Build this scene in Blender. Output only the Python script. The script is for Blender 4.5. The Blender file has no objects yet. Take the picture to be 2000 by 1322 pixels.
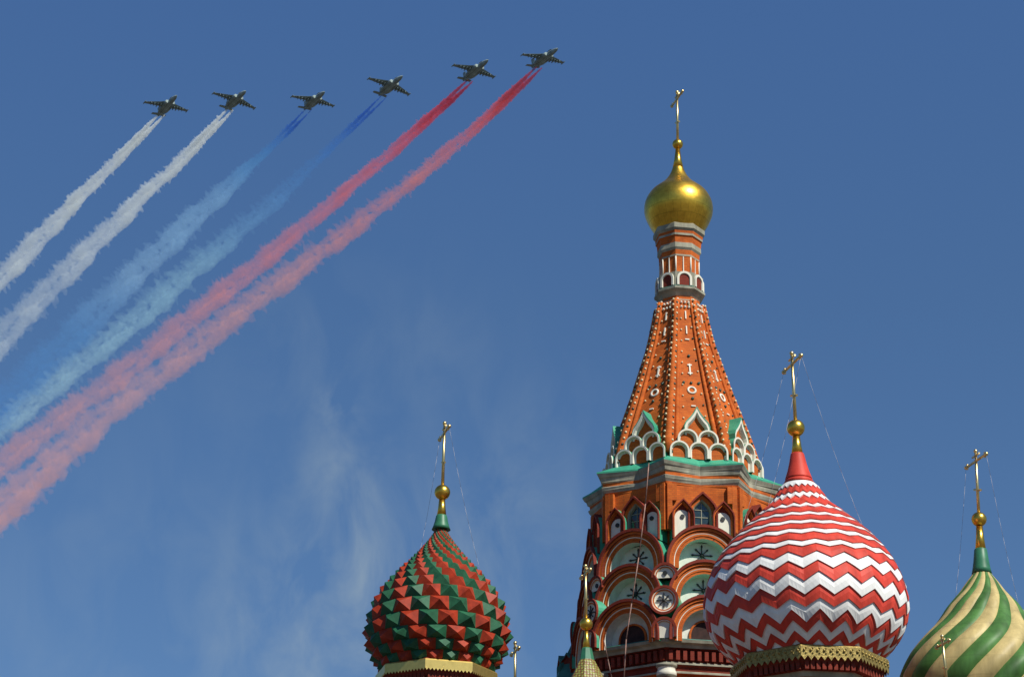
import bpy, bmesh, math, random
import numpy as np
from mathutils import Vector, Matrix
R_ = math.radians
C = bpy.context.scene.collection
sc = bpy.context.scene
random.seed(7)

# ------------------------------------------------------------------ camera
PITCH, F, CZ = R_(23.0), 4200.0, 1.7
cp, sp_ = math.cos(PITCH), math.sin(PITCH)
cam = bpy.data.cameras.new("camera")
cam.sensor_width = 36.0
cam.lens = F / 2000.0 * 36.0
cam.clip_start = 0.5
cam.clip_end = 20000
camo = bpy.data.objects.new("camera", cam)
C.objects.link(camo)
camo.location = (0, 0, CZ)
camo.rotation_euler = (math.pi / 2 + PITCH, 0, 0)
sc.camera = camo

# ------------------------------------------------------------------ light
SUN_EL, SUN_AZ = R_(46.0), R_(43.0)     # azimuth to the right of straight behind the camera
sd = Vector((math.sin(SUN_AZ) * math.cos(SUN_EL), -math.cos(SUN_AZ) * math.cos(SUN_EL), math.sin(SUN_EL)))
sun = bpy.data.lights.new("sun", "SUN")
sun.energy = 5.0
sun.angle = R_(0.5)
sun.color = (1.0, 0.95, 0.86)
suno = bpy.data.objects.new("sun", sun)
C.objects.link(suno)
suno.rotation_euler = (-sd).to_track_quat('-Z', 'Y').to_euler()
suno.location = (60, -60, 120)

def ray(px, py):
    u, v = (px - 1000.0) / F, (661.0 - py) / F
    return Vector((u, cp - v * sp_, v * cp + sp_))

world = bpy.data.worlds.new("World")
sc.world = world
world.use_nodes = True
nt = world.node_tree
N = nt.nodes
for n in list(N): N.remove(n)
L = nt.links
sky = N.new('ShaderNodeTexSky')
sky.sky_type = 'NISHITA'
sky.sun_disc = False
sky.sun_elevation = SUN_EL
sky.sun_rotation = math.atan2(sd.x, sd.y)
sky.air_density = 0.80
sky.dust_density = 0.0
sky.ozone_density = 3.5
sky.altitude = 150
tcw = N.new('ShaderNodeTexCoord')
# thin cirrus far up in the sky: noise on the sky direction, thickest around a few patches
def vmath(op, a, b=None):
    n = N.new('ShaderNodeVectorMath'); n.operation = op
    L.new(a, n.inputs[0])
    if b is not None:
        if isinstance(b, (tuple, list, Vector)): n.inputs[1].default_value = tuple(b)
        else: L.new(b, n.inputs[1])
    return n
def fmath(op, a, b=None, c=None, clamp=False):
    n = N.new('ShaderNodeMath'); n.operation = op; n.use_clamp = clamp
    for i, q in enumerate((a, b, c)):
        if q is None: continue
        if isinstance(q, (int, float)): n.inputs[i].default_value = q
        else: L.new(q, n.inputs[i])
    return n.outputs[0]
acc = None
for (x, y, w, rad) in ((668, 1060, 1.0, .026), (690, 1200, 1., .036), (665, 810, .6, .012), (672, 930, .8, .018), (1010, 970, .45, .035), (1070, 810, .3, .02), (560, 1270, .5, .04), (250, 1270, .3, .08), (930, 1120, .5, .04), (880, 1240, .35, .09), (420, 1210, .12, .10), (655, 790, .5, .010),(600, 670, .3, .04),(860, 700, .25, .03)):
    d = ray(x, y).normalized()
    dist = N.new('ShaderNodeVectorMath'); dist.operation = 'DISTANCE'
    L.new(tcw.outputs['Generated'], dist.inputs[0]); dist.inputs[1].default_value = tuple(d)
    q = fmath('DIVIDE', dist.outputs['Value'], rad)
    q = fmath('MULTIPLY', q, q)
    q = fmath('MULTIPLY', q, -1.0)
    q = fmath('EXPONENT', q)
    q = fmath('MULTIPLY', q, w)
    acc = q if acc is None else fmath('ADD', acc, q)
mp = N.new('ShaderNodeMapping'); mp.inputs['Scale'].default_value = (1.3, 1.0, 0.75); mp.inputs['Rotation'].default_value = (0, .35, 0.1)
L.new(tcw.outputs['Generated'], mp.inputs['Vector'])
nz = N.new('ShaderNodeTexNoise'); nz.inputs['Scale'].default_value = 25; nz.inputs['Detail'].default_value = 7
nz.inputs['Roughness'].default_value = .55; nz.inputs['Distortion'].default_value = .5
L.new(mp.outputs['Vector'], nz.inputs['Vector'])
n01 = fmath('MULTIPLY_ADD', nz.outputs['Fac'], 3.4, -1.3, clamp=True)
cl = fmath('MULTIPLY', fmath('MULTIPLY', acc, n01), 0.26, clamp=True)
mixc = N.new('ShaderNodeMix'); mixc.data_type = 'RGBA'
L.new(cl, mixc.inputs['Factor'])
hs = N.new('ShaderNodeHueSaturation'); hs.inputs['Saturation'].default_value = 1.10
L.new(sky.outputs['Color'], hs.inputs['Color'])
sz = N.new('ShaderNodeSeparateXYZ'); L.new(tcw.outputs['Generated'], sz.inputs[0])
er = N.new('ShaderNodeValToRGB')        # sky tone shaped by elevation; dimmed low down and overhead to weaken ambient light
for p_, c_ in ((.0, (.34, .35, .36)), (.16, (.50, .52, .54)), (.24, (.72, .74, .76)), (.40, (.86, .89, .90)), (.53, (.97, 1.03, 1.10)), (.68, (.80, .84, .88)), (1.0, (.62, .66, .70))):
    e_ = er.color_ramp.elements[0] if p_ == 0 else er.color_ramp.elements.new(p_)
    e_.position = p_; e_.color = (*c_, 1)
while len(er.color_ramp.elements) > 7: er.color_ramp.elements.remove(er.color_ramp.elements[-1])
L.new(sz.outputs['Z'], er.inputs['Fac'])
gm_ = N.new('ShaderNodeMix'); gm_.data_type = 'RGBA'; gm_.blend_type = 'MULTIPLY'; gm_.inputs['Factor'].default_value = 1
L.new(hs.outputs['Color'], gm_.inputs['A']); L.new(er.outputs['Color'], gm_.inputs['B'])
L.new(gm_.outputs['Result'], mixc.inputs['A'])
mixc.inputs['B'].default_value = (3.4, 4.1, 4.3, 1)
bg = N.new('ShaderNodeBackground'); bg.inputs['Strength'].default_value = 0.115
L.new(mixc.outputs['Result'], bg.inputs['Color'])
wo = N.new('ShaderNodeOutputWorld'); L.new(bg.outputs[0], wo.inputs['Surface'])

sc.view_settings.view_transform = 'Standard'
sc.view_settings.look = 'None'
sc.view_settings.exposure = 0.0
sc.view_settings.gamma = 1.0
sc.view_settings.use_curve_mapping = False
sc.cycles.volume_bounces = 2
sc.cycles.max_bounces = 6
sc.cycles.volume_step_rate = 0.05
sc.cycles.volume_max_steps = 256
sc.cycles.transparent_max_bounces = 16
sc.cycles.use_denoising = True

# ------------------------------------------------------------------ measuring helpers
def depth(py, Y): return Y / (cp - (661.0 - py) / F * sp_)
def P(px, py, Y):
    r = ray(px, py); t = Y / r.y
    return Vector((0, 0, CZ)) + r * t
def Z(py, Y): return P(1000, py, Y).z
def S(py, Y): return depth(py, Y) / F
def PZ(px, py, z):
    r = ray(px, py)
    return Vector((0, 0, CZ)) + r * ((z - CZ) / r.z)

# ------------------------------------------------------------------ materials
MAT = {}
def mat(name, col, rough=.6, metal=0., vary=.12, scale=2.0, bump=0., col2=None, streak=False, spec=.5, seams=None):
    if name in MAT: return MAT[name]
    m = bpy.data.materials.new(name); m.use_nodes = True
    t = m.node_tree; n = t.nodes; l = t.links
    b = n['Principled BSDF']
    b.inputs['Roughness'].default_value = rough
    b.inputs['Metallic'].default_value = metal
    b.inputs['Specular IOR Level'].default_value = spec
    tc = n.new('ShaderNodeTexCoord')
    mpn = n.new('ShaderNodeMapping')
    mpn.inputs['Scale'].default_value = (1, 1, .22) if streak else (1, 1, 1)
    l.new(tc.outputs['Object'], mpn.inputs['Vector'])
    a = n.new('ShaderNodeTexNoise'); a.inputs['Scale'].default_value = scale; a.inputs['Detail'].default_value = 8
    a.inputs['Roughness'].default_value = .62
    l.new(mpn.outputs['Vector'], a.inputs['Vector'])
    r = n.new('ShaderNodeValToRGB')
    c2 = col2 or tuple(c * (1 - 2.2 * vary) for c in col)
    r.color_ramp.elements[0].position = .32; r.color_ramp.elements[0].color = (*c2, 1)
    r.color_ramp.elements[1].position = .68; r.color_ramp.elements[1].color = (*tuple(min(1, c * (1 + vary)) for c in col), 1)
    l.new(a.outputs['Fac'], r.inputs['Fac'])
    l.new(r.outputs['Color'], b.inputs['Base Color'])
    if seams:      # joints between metal sheets: (number round the axis, height of a course in metres, darkness)
        s3 = n.new('ShaderNodeSeparateXYZ'); l.new(tc.outputs['Object'], s3.inputs[0])
        at = n.new('ShaderNodeMath'); at.operation = 'ARCTAN2'; l.new(s3.outputs['X'], at.inputs[0]); l.new(s3.outputs['Y'], at.inputs[1])
        mu = n.new('ShaderNodeMath'); mu.operation = 'MULTIPLY'; mu.inputs[1].default_value = seams[0] / (2 * math.pi); l.new(at.outputs[0], mu.inputs[0])
        mz = n.new('ShaderNodeMath'); mz.operation = 'DIVIDE'; mz.inputs[1].default_value = seams[1]; l.new(s3.outputs['Z'], mz.inputs[0])
        c3 = n.new('ShaderNodeCombineXYZ'); l.new(mu.outputs[0], c3.inputs[0]); l.new(mz.outputs[0], c3.inputs[1])
        bt = n.new('ShaderNodeTexBrick'); bt.inputs['Scale'].default_value = 1; bt.inputs['Brick Width'].default_value = 1; bt.inputs['Row Height'].default_value = 1
        bt.inputs['Mortar Size'].default_value = .035; bt.inputs['Mortar Smooth'].default_value = .4
        k_ = seams[2]
        bt.inputs['Color1'].default_value = (1, 1, 1, 1); bt.inputs['Color2'].default_value = (1 - k_ * .35,) * 3 + (1,); bt.inputs['Mortar'].default_value = (1 - k_,) * 3 + (1,)
        l.new(c3.outputs[0], bt.inputs['Vector'])
        mm = n.new('ShaderNodeMix'); mm.data_type = 'RGBA'; mm.blend_type = 'MULTIPLY'; mm.inputs['Factor'].default_value = 1
        l.new(r.outputs['Color'], mm.inputs['A']); l.new(bt.outputs['Color'], mm.inputs['B']); l.new(mm.outputs['Result'], b.inputs['Base Color'])
        if metal > .5:
            ra = n.new('ShaderNodeMapRange'); ra.inputs['To Min'].default_value = rough; ra.inputs['To Max'].default_value = rough + .06
            s4 = n.new('ShaderNodeSeparateColor'); l.new(bt.outputs['Color'], s4.inputs[0])
            iv_ = n.new('ShaderNodeMath'); iv_.operation = 'SUBTRACT'; iv_.inputs[0].default_value = 1; l.new(s4.outputs[0], iv_.inputs[1])
            l.new(iv_.outputs[0], ra.inputs['Value']); ra.inputs['From Max'].default_value = k_; l.new(ra.outputs[0], b.inputs['Roughness'])
    if bump:
        bn = n.new('ShaderNodeBump'); bn.inputs['Strength'].default_value = bump; bn.inputs['Distance'].default_value = .04
        l.new(a.outputs['Fac'], bn.inputs['Height']); l.new(bn.outputs['Normal'], b.inputs['Normal'])
    MAT[name] = m
    return m

def brick(name, c1, c2, mortar):
    m = bpy.data.materials.new(name); m.use_nodes = True
    t = m.node_tree; n = t.nodes; l = t.links
    b = n['Principled BSDF']; b.inputs['Roughness'].default_value = .8; b.inputs['Specular IOR Level'].default_value = .25
    tc = n.new('ShaderNodeTexCoord'); sx = n.new('ShaderNodeSeparateXYZ'); l.new(tc.outputs['Object'], sx.inputs[0])
    ad = n.new('ShaderNodeMath'); ad.operation = 'ADD'; l.new(sx.outputs['X'], ad.inputs[0]); l.new(sx.outputs['Y'], ad.inputs[1])
    cx = n.new('ShaderNodeCombineXYZ'); l.new(ad.outputs[0], cx.inputs[0]); l.new(sx.outputs['Z'], cx.inputs[1])
    bt = n.new('ShaderNodeTexBrick')
    bt.inputs['Scale'].default_value = 1.0
    bt.inputs['Brick Width'].default_value = .30; bt.inputs['Row Height'].default_value = .105
    bt.inputs['Mortar Size'].default_value = .010
    bt.inputs['Color1'].default_value = (*c1, 1); bt.inputs['Color2'].default_value = (*c2, 1); bt.inputs['Mortar'].default_value = (*mortar, 1)
    l.new(cx.outputs[0], bt.inputs['Vector'])
    a = n.new('ShaderNodeTexNoise'); a.inputs['Scale'].default_value = 1.1; a.inputs['Detail'].default_value = 9; a.inputs['Roughness'].default_value = .65
    l.new(tc.outputs['Object'], a.inputs['Vector'])
    r = n.new('ShaderNodeValToRGB')
    r.color_ramp.elements[0].position = .3; r.color_ramp.elements[0].color = (.62, .60, .6, 1)
    r.color_ramp.elements[1].position = .7; r.color_ramp.elements[1].color = (1.12, 1.12, 1.1, 1)
    l.new(a.outputs['Fac'], r.inputs['Fac'])
    mx = n.new('ShaderNodeMix'); mx.data_type = 'RGBA'; mx.blend_type = 'MULTIPLY'; mx.inputs['Factor'].default_value = 1
    l.new(bt.outputs['Color'], mx.inputs['A']); l.new(r.outputs['Color'], mx.inputs['B'])
    l.new(mx.outputs['Result'], b.inputs['Base Color'])
    bn = n.new('ShaderNodeBump'); bn.inputs['Strength'].default_value = .35; bn.inputs['Distance'].default_value = .02
    l.new(bt.outputs['Fac'], bn.inputs['Height']); bn.invert = True
    l.new(bn.outputs['Normal'], b.inputs['Normal'])
    MAT[name] = m
    return m

BRICK = brick('brick_orange', (.66, .150, .017), (.54, .108, .013), (.44, .12, .03))
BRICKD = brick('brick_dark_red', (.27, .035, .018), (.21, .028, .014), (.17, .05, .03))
STONE = mat('grey_stone', (.36, .35, .26), .85, vary=.2, scale=1.6, streak=True, spec=.2)
CREAM = mat('cream_plaster', (.80, .78, .64), .8, vary=.07, scale=2.2, spec=.2, streak=True)
TYMP = mat('pale_plaster', (.74, .76, .66), .8, vary=.08, scale=2, spec=.2)
WHITE = mat('white_paint', (.84, .84, .79), .55, vary=.08, scale=1.6, streak=True, spec=.25, bump=.25)
RED = mat('red_paint', (.66, .062, .036), .55, vary=.17, scale=1.6, streak=True, spec=.25, bump=.25)
RED2 = mat('stud_red_paint', (.37, .038, .012), .55, vary=.20, scale=2.2, spec=.25, bump=.3)
GREEN = mat('stud_green_paint', (.021, .118, .055), .55, vary=.20, scale=2.2, spec=.25, bump=.3)
GREENC = mat('green_collar_paint', (.035, .17, .085), .45, vary=.14, scale=1.6, spec=.4)
TEAL = mat('green_roof_metal', (.05, .36, .21), .5, vary=.12, scale=1.5, spec=.4)
TEALD = mat('weathered_roof_metal', (.045, .16, .12), .6, vary=.2, scale=1.5, spec=.3)
GOLD = mat('gilding', (.95, .56, .07), .34, 1.0, vary=.12, scale=3.2, bump=.22, seams=(26, .62, .30))
GOLDS = mat('gilded_finial', (.90, .54, .08), .30, 1.0, vary=.10, scale=2.6, bump=.12)
GOLDP = mat('gilded_rod', (.88, .68, .30), .36, 1.0, vary=.08, scale=3)
GOLDB = mat('gilded_band', (.40, .30, .09), .5, .6, vary=.25, scale=9, bump=.6)
TAN = mat('ochre_stripe_paint', (.58, .46, .19), .5, vary=.16, scale=1.5, streak=True, spec=.3, bump=.25, seams=(1, .95, .16))
GREENS = mat('green_stripe_paint', (.075, .20, .045), .5, vary=.20, scale=1.5, streak=True, spec=.3, bump=.25, seams=(1, .95, .16))
BLACK = mat('black_iron', (.015, .018, .016), .6, vary=.1)
GLASS = mat('dark_window_glass', (.03, .05, .055), .12, vary=.2, spec=.8)
TILE = mat('glazed_cream_tile', (.82, .72, .42), .3, vary=.15, scale=5, spec=.6)
TILEG = mat('glazed_green_tile', (.03, .09, .06), .3, vary=.2, scale=5, spec=.6)
WIRE = mat('steel_cable', (.42, .40, .40), .5, .3, vary=.05)
CABLE = mat('weathered_copper_cable', (.30, .17, .13), .7, vary=.3, scale=3)
JET = mat('military_grey_green_paint', (.29, .37, .35), .6, vary=.25, scale=.5, spec=.25)
JETD = mat('dark_exhaust_metal', (.035, .037, .038), .5, .5, vary=.1)
JETL = mat('canopy_glass', (.03, .04, .045), .1, vary=.1, spec=.8)
GROUND = mat('stone_paving', (.085, .078, .07), .85, vary=.2, scale=.6)
def tentmat():
    m = bpy.data.materials.new('green_ochre_scale_tiles'); m.use_nodes = True
    n = m.node_tree.nodes; l = m.node_tree.links; b = n['Principled BSDF']; b.inputs['Roughness'].default_value = .45
    tc = n.new('ShaderNodeTexCoord'); mpn = n.new('ShaderNodeMapping'); mpn.inputs['Scale'].default_value = (1, 1, 1)
    l.new(tc.outputs['Object'], mpn.inputs[0])
    v = n.new('ShaderNodeTexVoronoi'); v.inputs['Scale'].default_value = 8.5; v.inputs['Randomness'].default_value = .15
    l.new(mpn.outputs[0], v.inputs['Vector'])
    r = n.new('ShaderNodeValToRGB'); r.color_ramp.elements[0].position = .15; r.color_ramp.elements[0].color = (.42, .36, .07, 1)
    r.color_ramp.elements[1].position = .6; r.color_ramp.elements[1].color = (.20, .07, .02, 1)
    e = r.color_ramp.elements.new(.4); e.color = (.22, .27, .06, 1)
    l.new(v.outputs['Distance'], r.inputs[0]); l.new(r.outputs[0], b.inputs['Base Color'])
    bn = n.new('ShaderNodeBump'); bn.invert = True; bn.inputs['Strength'].default_value = .6; bn.inputs['Distance'].default_value = .05
    l.new(v.outputs['Distance'], bn.inputs['Height']); l.new(bn.outputs[0], b.inputs['Normal'])
    return m
TENT = tentmat()

# ------------------------------------------------------------------ mesh builder
class MB:
    def __init__(s): s.v = []; s.f = []; s.m = []; s.sm = []; s.mats = []
    def mi(s, m):
        if m not in s.mats: s.mats.append(m)
        return s.mats.index(m)
    def face(s, idx, m, smooth=False):
        s.f.append(tuple(idx)); s.m.append(s.mi(m)); s.sm.append(smooth)
    def add(s, vs):
        b = len(s.v); s.v.extend([tuple(q) for q in vs]); return b
    def rings(s, rings, m, closed=True, smooth=False, caps=True, mats=None):
        n = len(rings[0]); b = s.add([p for r in rings for p in r])
        for j in range(len(rings) - 1):
            mm = mats[j] if mats else m
            for i in range(n if closed else n - 1):
                k = (i + 1) % n
                s.face((b + j * n + i, b + j * n + k, b + (j + 1) * n + k, b + (j + 1) * n + i), mm, smooth)
        if caps and closed:
            s.face(tuple(b + i for i in range(n))[::-1], mats[0] if mats else m)
            s.face(tuple(b + (len(rings) - 1) * n + i for i in range(n)), mats[-1] if mats else m)
    def lathe(s, prof, m, n=48, ph=0., smooth=True, mats=None, caps=True, star=0, x=0, y=0):
        """prof: (z, r) or (z, r, inset of the middle of each side); listed bottom to top"""
        rs = []
        for q in prof:
            z, r = q[0], q[1]; ins = q[2] if len(q) > 2 else 0
            ring = []
            cnt = n * 2 if star else n
            for i in range(cnt):
                a = ph + 2 * math.pi * i / cnt
                rr = r
                if star and i % 2: rr = r * math.cos(math.pi / n) - ins
                ring.append((x + rr * math.sin(a), y - rr * math.cos(a), z))
            rs.append(ring)
        s.rings(rs, m, smooth=smooth, mats=mats, caps=caps)
    def tube(s, p0, p1, r0, r1=None, m=None, n=8, smooth=True):
        p0, p1 = Vector(p0), Vector(p1); r1 = r0 if r1 is None else r1
        d = (p1 - p0).normalized(); a = d.orthogonal().normalized(); b = d.cross(a)
        rs = [[p + (a * math.cos(2 * math.pi * i / n) + b * math.sin(2 * math.pi * i / n)) * r for i in range(n)] for p, r in ((p0, r0), (p1, r1))]
        s.rings(rs, m, smooth=smooth)
    def ball(s, c, r, m, n=8, k=5, sq=(1, 1, 1)):
        c = Vector(c); rs = []
        for j in range(k + 1):
            t = math.pi * (j / k) * .96 + .02 * math.pi
            rs.append([(c.x + sq[0] * r * math.sin(t) * math.cos(2 * math.pi * i / n), c.y + sq[1] * r * math.sin(t) * math.sin(2 * math.pi * i / n), c.z - sq[2] * r * math.cos(t)) for i in range(n)])
        s.rings(rs, m, smooth=True)
    def box(s, c, h, m, ax=None):
        c = Vector(c); ax = ax or (Vector((1, 0, 0)), Vector((0, 1, 0)), Vector((0, 0, 1)))
        b = s.add([c + ax[0] * h[0] * i + ax[1] * h[1] * j + ax[2] * h[2] * k for k in (-1, 1) for j in (-1, 1) for i in (-1, 1)])
        for q in ((0, 2, 3, 1), (4, 5, 7, 6), (0, 1, 5, 4), (2, 6, 7, 3), (0, 4, 6, 2), (1, 3, 7, 5)): s.face([b + i for i in q], m)
    def build(s, name, parent=None, loc=(0, 0, 0), rz=0., fix=True):
        me = bpy.data.meshes.new(name); me.from_pydata(s.v, [], s.f)
        for m in s.mats: me.materials.append(m)
        me.polygons.foreach_set('material_index', s.m); me.polygons.foreach_set('use_smooth', s.sm)
        if fix:
            bm = bmesh.new(); bm.from_mesh(me); bmesh.ops.recalc_face_normals(bm, faces=bm.faces); bm.to_mesh(me); bm.free()
        me.update()
        return link(name, me, parent, loc, rz)
def link(name, me, parent=None, loc=(0, 0, 0), rz=0.):
    o = bpy.data.objects.new(name, me); C.objects.link(o)
    o.location = loc; o.rotation_euler = (0, 0, rz)
    if parent: o.parent = parent
    return o
def tag(o, label=None, cat=None, group=None, kind=None):
    for k, v in (('label', label), ('category', cat), ('group', group), ('kind', kind)):
        if v: o[k] = v
    return o
def thing(name, label, cat, loc, group=None, rz=0.):
    o = bpy.data.objects.new(name, None); C.objects.link(o); o.location = loc; o.rotation_euler = (0, 0, rz)
    o.empty_display_size = 1
    return tag(o, label, cat, group)

def curve(pts, k=8):
    """smooth (a, b) samples through control points sorted by a"""
    a = np.array([p[0] for p in pts], float); b = np.array([p[1] for p in pts], float)
    d = np.gradient(b, a); out = []
    for i in range(len(a) - 1):
        h = a[i + 1] - a[i]
        for j in range(k):
            t = j / k
            out.append((a[i] + t * h, (2*t**3-3*t**2+1)*b[i] + (t**3-2*t**2+t)*h*d[i] + (-2*t**3+3*t**2)*b[i+1] + (t**3-t**2)*h*d[i+1]))
    out.append((a[-1], b[-1]))
    return out
class Prof:
    """silhouette measured as (row, half width) turned into metres at its distance"""
    def __init__(s, pts, Y, shrink=0.):
        q = curve(pts, 10)
        s.z = np.array([Z(p[0], Y) for p in q])[::-1]; s.r = np.array([max(.02, p[1] * S(p[0], Y) - shrink) for p in q])[::-1]
        s.Y = Y
    def R(s, z): return float(np.interp(z, s.z, s.r))
    def N(s, z):
        e = .08; dr = (s.R(z + e) - s.R(z - e)) / (2 * e); l = math.hypot(1, dr)
        return 1 / l, -dr / l
    def front(s, yf):
        """centre row whose front surface shows at row yf"""
        lo, hi = 600., 1700.
        for _ in range(50):
            m = (lo + hi) / 2
            z = Z(m, s.Y); r = s.R(z) / S(m, s.Y)
            el = PITCH + math.atan((661 - m) / F)
            if m - r * math.sin(el) < yf: lo = m
            else: hi = m
        return lo

BARD = Vector((.262, -.965, 0))
# ------------------------------------------------------------------ cross with ball and cone
def finial(T, Y, xy, ytop, yball, rball, yc0, hc0, yc1, hc1, wires=(), barlen=2.1, lean=0., ybar=None):
    """T: tower empty; the rest are rows and half widths measured in the picture"""
    zb = Z(yball, Y); rb = rball * S(yball, Y)
    g = MB()
    prof = [(Z(yc1, Y), hc1 * S(yc1, Y)), (Z((yc0 + yc1) / 2, Y), (hc0 * .62 + hc1 * .38) * S(yc1, Y)), (Z(yc0, Y), hc0 * S(yc0, Y))]
    g.lathe(prof, GOLDS, 24)
    g.build('finial_cone', T)
    b = MB()
    b.lathe([(zb + rb * .98 * math.sin(t), max(.02, rb * math.cos(t))) for t in np.linspace(-1.5, 1.5, 17)], GOLDS, 28)
    b.build('finial_ball', T)
    k = MB()
    zt = Z(ytop, Y); h = zt - zb
    off = Vector((lean * h, 0, 0))
    r = .05 * h / 4 + .022
    base = Vector((0, 0, zb + rb * .9)); top = Vector((0, 0, zt)) + off
    ax = (top - base).normalized(); hh = (top - base).length
    k.tube(base, top, r * 1.25, r, GOLDP, 8)
    cb = base + ax * (hh * (.83 if ybar is None else ybar))
    k.tube(cb - BARD * barlen / 2, cb + BARD * barlen / 2, r * .95, None, GOLDP, 8)
    cb2 = base + ax * (hh * .93)
    k.tube(cb2 - BARD * barlen * .17, cb2 + BARD * barlen * .17, r * .8, None, GOLDP, 6)
    sl = (BARD * .95 + Vector((0, 0, -.32))).normalized(); cb3 = base + ax * (hh * .37)
    k.tube(cb3 - sl * barlen * .17, cb3 + sl * barlen * .17, r * .85, None, GOLDP, 6)
    for q in (top, cb - BARD * barlen / 2, cb + BARD * barlen / 2):
        k.ball(q, r * 1.6, GOLDP)
    for sgn in (-1, 1):
        for d in (Vector((0, 0, 1)), Vector((0, 0, -1))): k.ball(cb + BARD * sgn * (barlen / 2 - r * 2.2) + d * r * 1.4, r * 1.0, GOLDP, 6, 4)
    k.build('cross', T)
    for (sg, px, py, rr) in wires:
        w = MB(); e = P(px, py, Y - rr); e = e - Vector(T.location)
        st = cb + BARD * sg * barlen / 2
        pts = []
        for i in range(9):
            t = i / 8; p = st.lerp(e, t); p.z -= .35 * math.sin(math.pi * t); pts.append(p)
        for i in range(8): w.tube(pts[i], pts[i + 1], .007, None, WIRE, 5)
        w.build('guy_wire', T)

def oct_ring(T, name, rows, Y, ph, n=8, star=False):
    pass

def px_prof(rows, Y):      # rows top to bottom of (row, half width[, inset]) -> bottom to top metres
    out = []
    for q in rows:
        s = S(q[0], Y)
        out.append((Z(q[0], Y), q[1] * s) + ((q[2] * s,) if len(q) > 2 else ()))
    return out[::-1]

# ------------------------------------------------------------------ arches (kokoshniks)
def shape(kind, n=20):
    pts = []
    for i in range(n + 1):
        a = math.pi * i / n
        x, z = math.cos(a), math.sin(a)
        if kind == 'ogee':
            z = z + .42 * max(0, 1 - abs(x) / .42) ** 1.3 ; 
        if kind == 'gable':
            z = 1.35 * (1 - abs(x)) ; 
        pts.append((x, z))
    return pts
def arch_mesh(section, kind='round', leg=0., fill=None, filly=None, n=20, closed_circle=False):
    """section: list of (rho, y, material of the strip leading to the next entry); y grows into the wall"""
    g = MB(); sh = shape(kind, n)
    def path(rho):
        if closed_circle: return [(rho * math.cos(2 * math.pi * i / 28), rho * math.sin(2 * math.pi * i / 28)) for i in range(28)]
        p = [(rho * x, leg + rho * z) for x, z in sh]
        return [(p[0][0], 0)] + p + [(p[-1][0], 0)]
    prev = None
    for k, (rho, y, m) in enumerate(section):
        ring = [(x, y, z) for x, z in path(rho)]
        b = g.add(ring)
        if prev is not None:
            n_ = len(ring)
            for i in range(n_ if closed_circle else n_ - 1):
                j = (i + 1) % n_
                g.face((prev + i, prev + j, b + j, b + i), pm, False)
        prev, pm = b, m
    if fill:
        rho, y, _ = section[-1]
        b = g.add([(x, y, z) for x, z in path(rho)]); c = g.add([(0, y, leg * .5 + rho * .3 if not closed_circle else 0)])
        n_ = len(path(rho))
        for i in range(n_):
            g.face((b + i, b + (i + 1) % n_, c), fill)
    return g
def star_mesh(r, y=0., cz=0.):
    g = MB()
    for i in range(8):
        a = math.pi * i / 4; d = Vector((math.cos(a), 0, math.sin(a))); q = Vector((-math.sin(a), 0, math.cos(a)))
        l = r * (1 if i % 2 == 0 else .85)
        pts = [d * l * .12 - q * r * .03, d * l * .72 - q * r * .055, d * l * .80 - q * r * .10, d * l, d * l * .80 + q * r * .10, d * l * .72 + q * r * .055, d * l * .12 + q * r * .03]
        c = Vector((0, y, cz))
        b = g.add([c + p + Vector((0, -.05, 0)) for p in pts] + [c + p + Vector((0, .0, 0)) for p in pts])
        g.face(tuple(b + k for k in range(7)), BLACK)
        for k in range(7): g.face((b + k, b + (k + 1) % 7, b + 7 + (k + 1) % 7, b + 7 + k), BLACK)
    g.lathe([(cz - r * .2, .01), (cz - r * .14, r * .16), (cz + r * .14, r * .16), (cz + r * .2, .01)], BLACK, 8, y=y - .04)
    return g
def frame(T, mesh, name, ph, rad, z, side=0., label=None):
    o = link(name, mesh, T, (rad * math.sin(ph) + side * math.cos(ph), -rad * math.cos(ph) + side * math.sin(ph), z), ph)
    if label: o['label'] = label
    return o
def tomesh(g, name):
    o = g.build(name); me = o.data; bpy.data.objects.remove(o); me.name = name
    return me

# ================================================================== SETTING
g = MB(); b = g.add([(-4000, -3000, 0), (4000, -3000, 0), (4000, 6000, 0), (-4000, 6000, 0)]); g.face((b, b+1, b+2, b+3), GROUND)
tag(g.build('ground'), kind='structure')

def tilt(T, ang, zpiv):
    """the old towers lean by about a degree; the point of the axis at height zpiv stays put"""
    T.rotation_euler.y = ang; T.location.x -= math.sin(ang) * zpiv
# ================================================================== CENTRAL TENT TOWER
YC = 112.0
XC = P(1332, 950, YC).x
PH = R_(-14)
s1 = S(1000, YC)
T = thing('tent_tower', 'tall orange brick tower with studded eight-sided spire and small golden onion dome', 'tower', (XC, YC, 0))
finial(T, YC, None, 180, 282, 10.5, 292, 4.5, 330, 11, barlen=1.9, ybar=.86)
D = Prof([(328,10.5),(337,14),(348,20.5),(360,31.5),(368,42),(376,52),(386,60),(398,65.5),(410,67),(421,65.5),(432,61),(443,55),(452,49),(460,44)], YC)
g = MB(); g.lathe([(z, r) for z, r in zip(D.z[::2], D.r[::2])], GOLD, 64)
g.build('dome', T)
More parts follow.
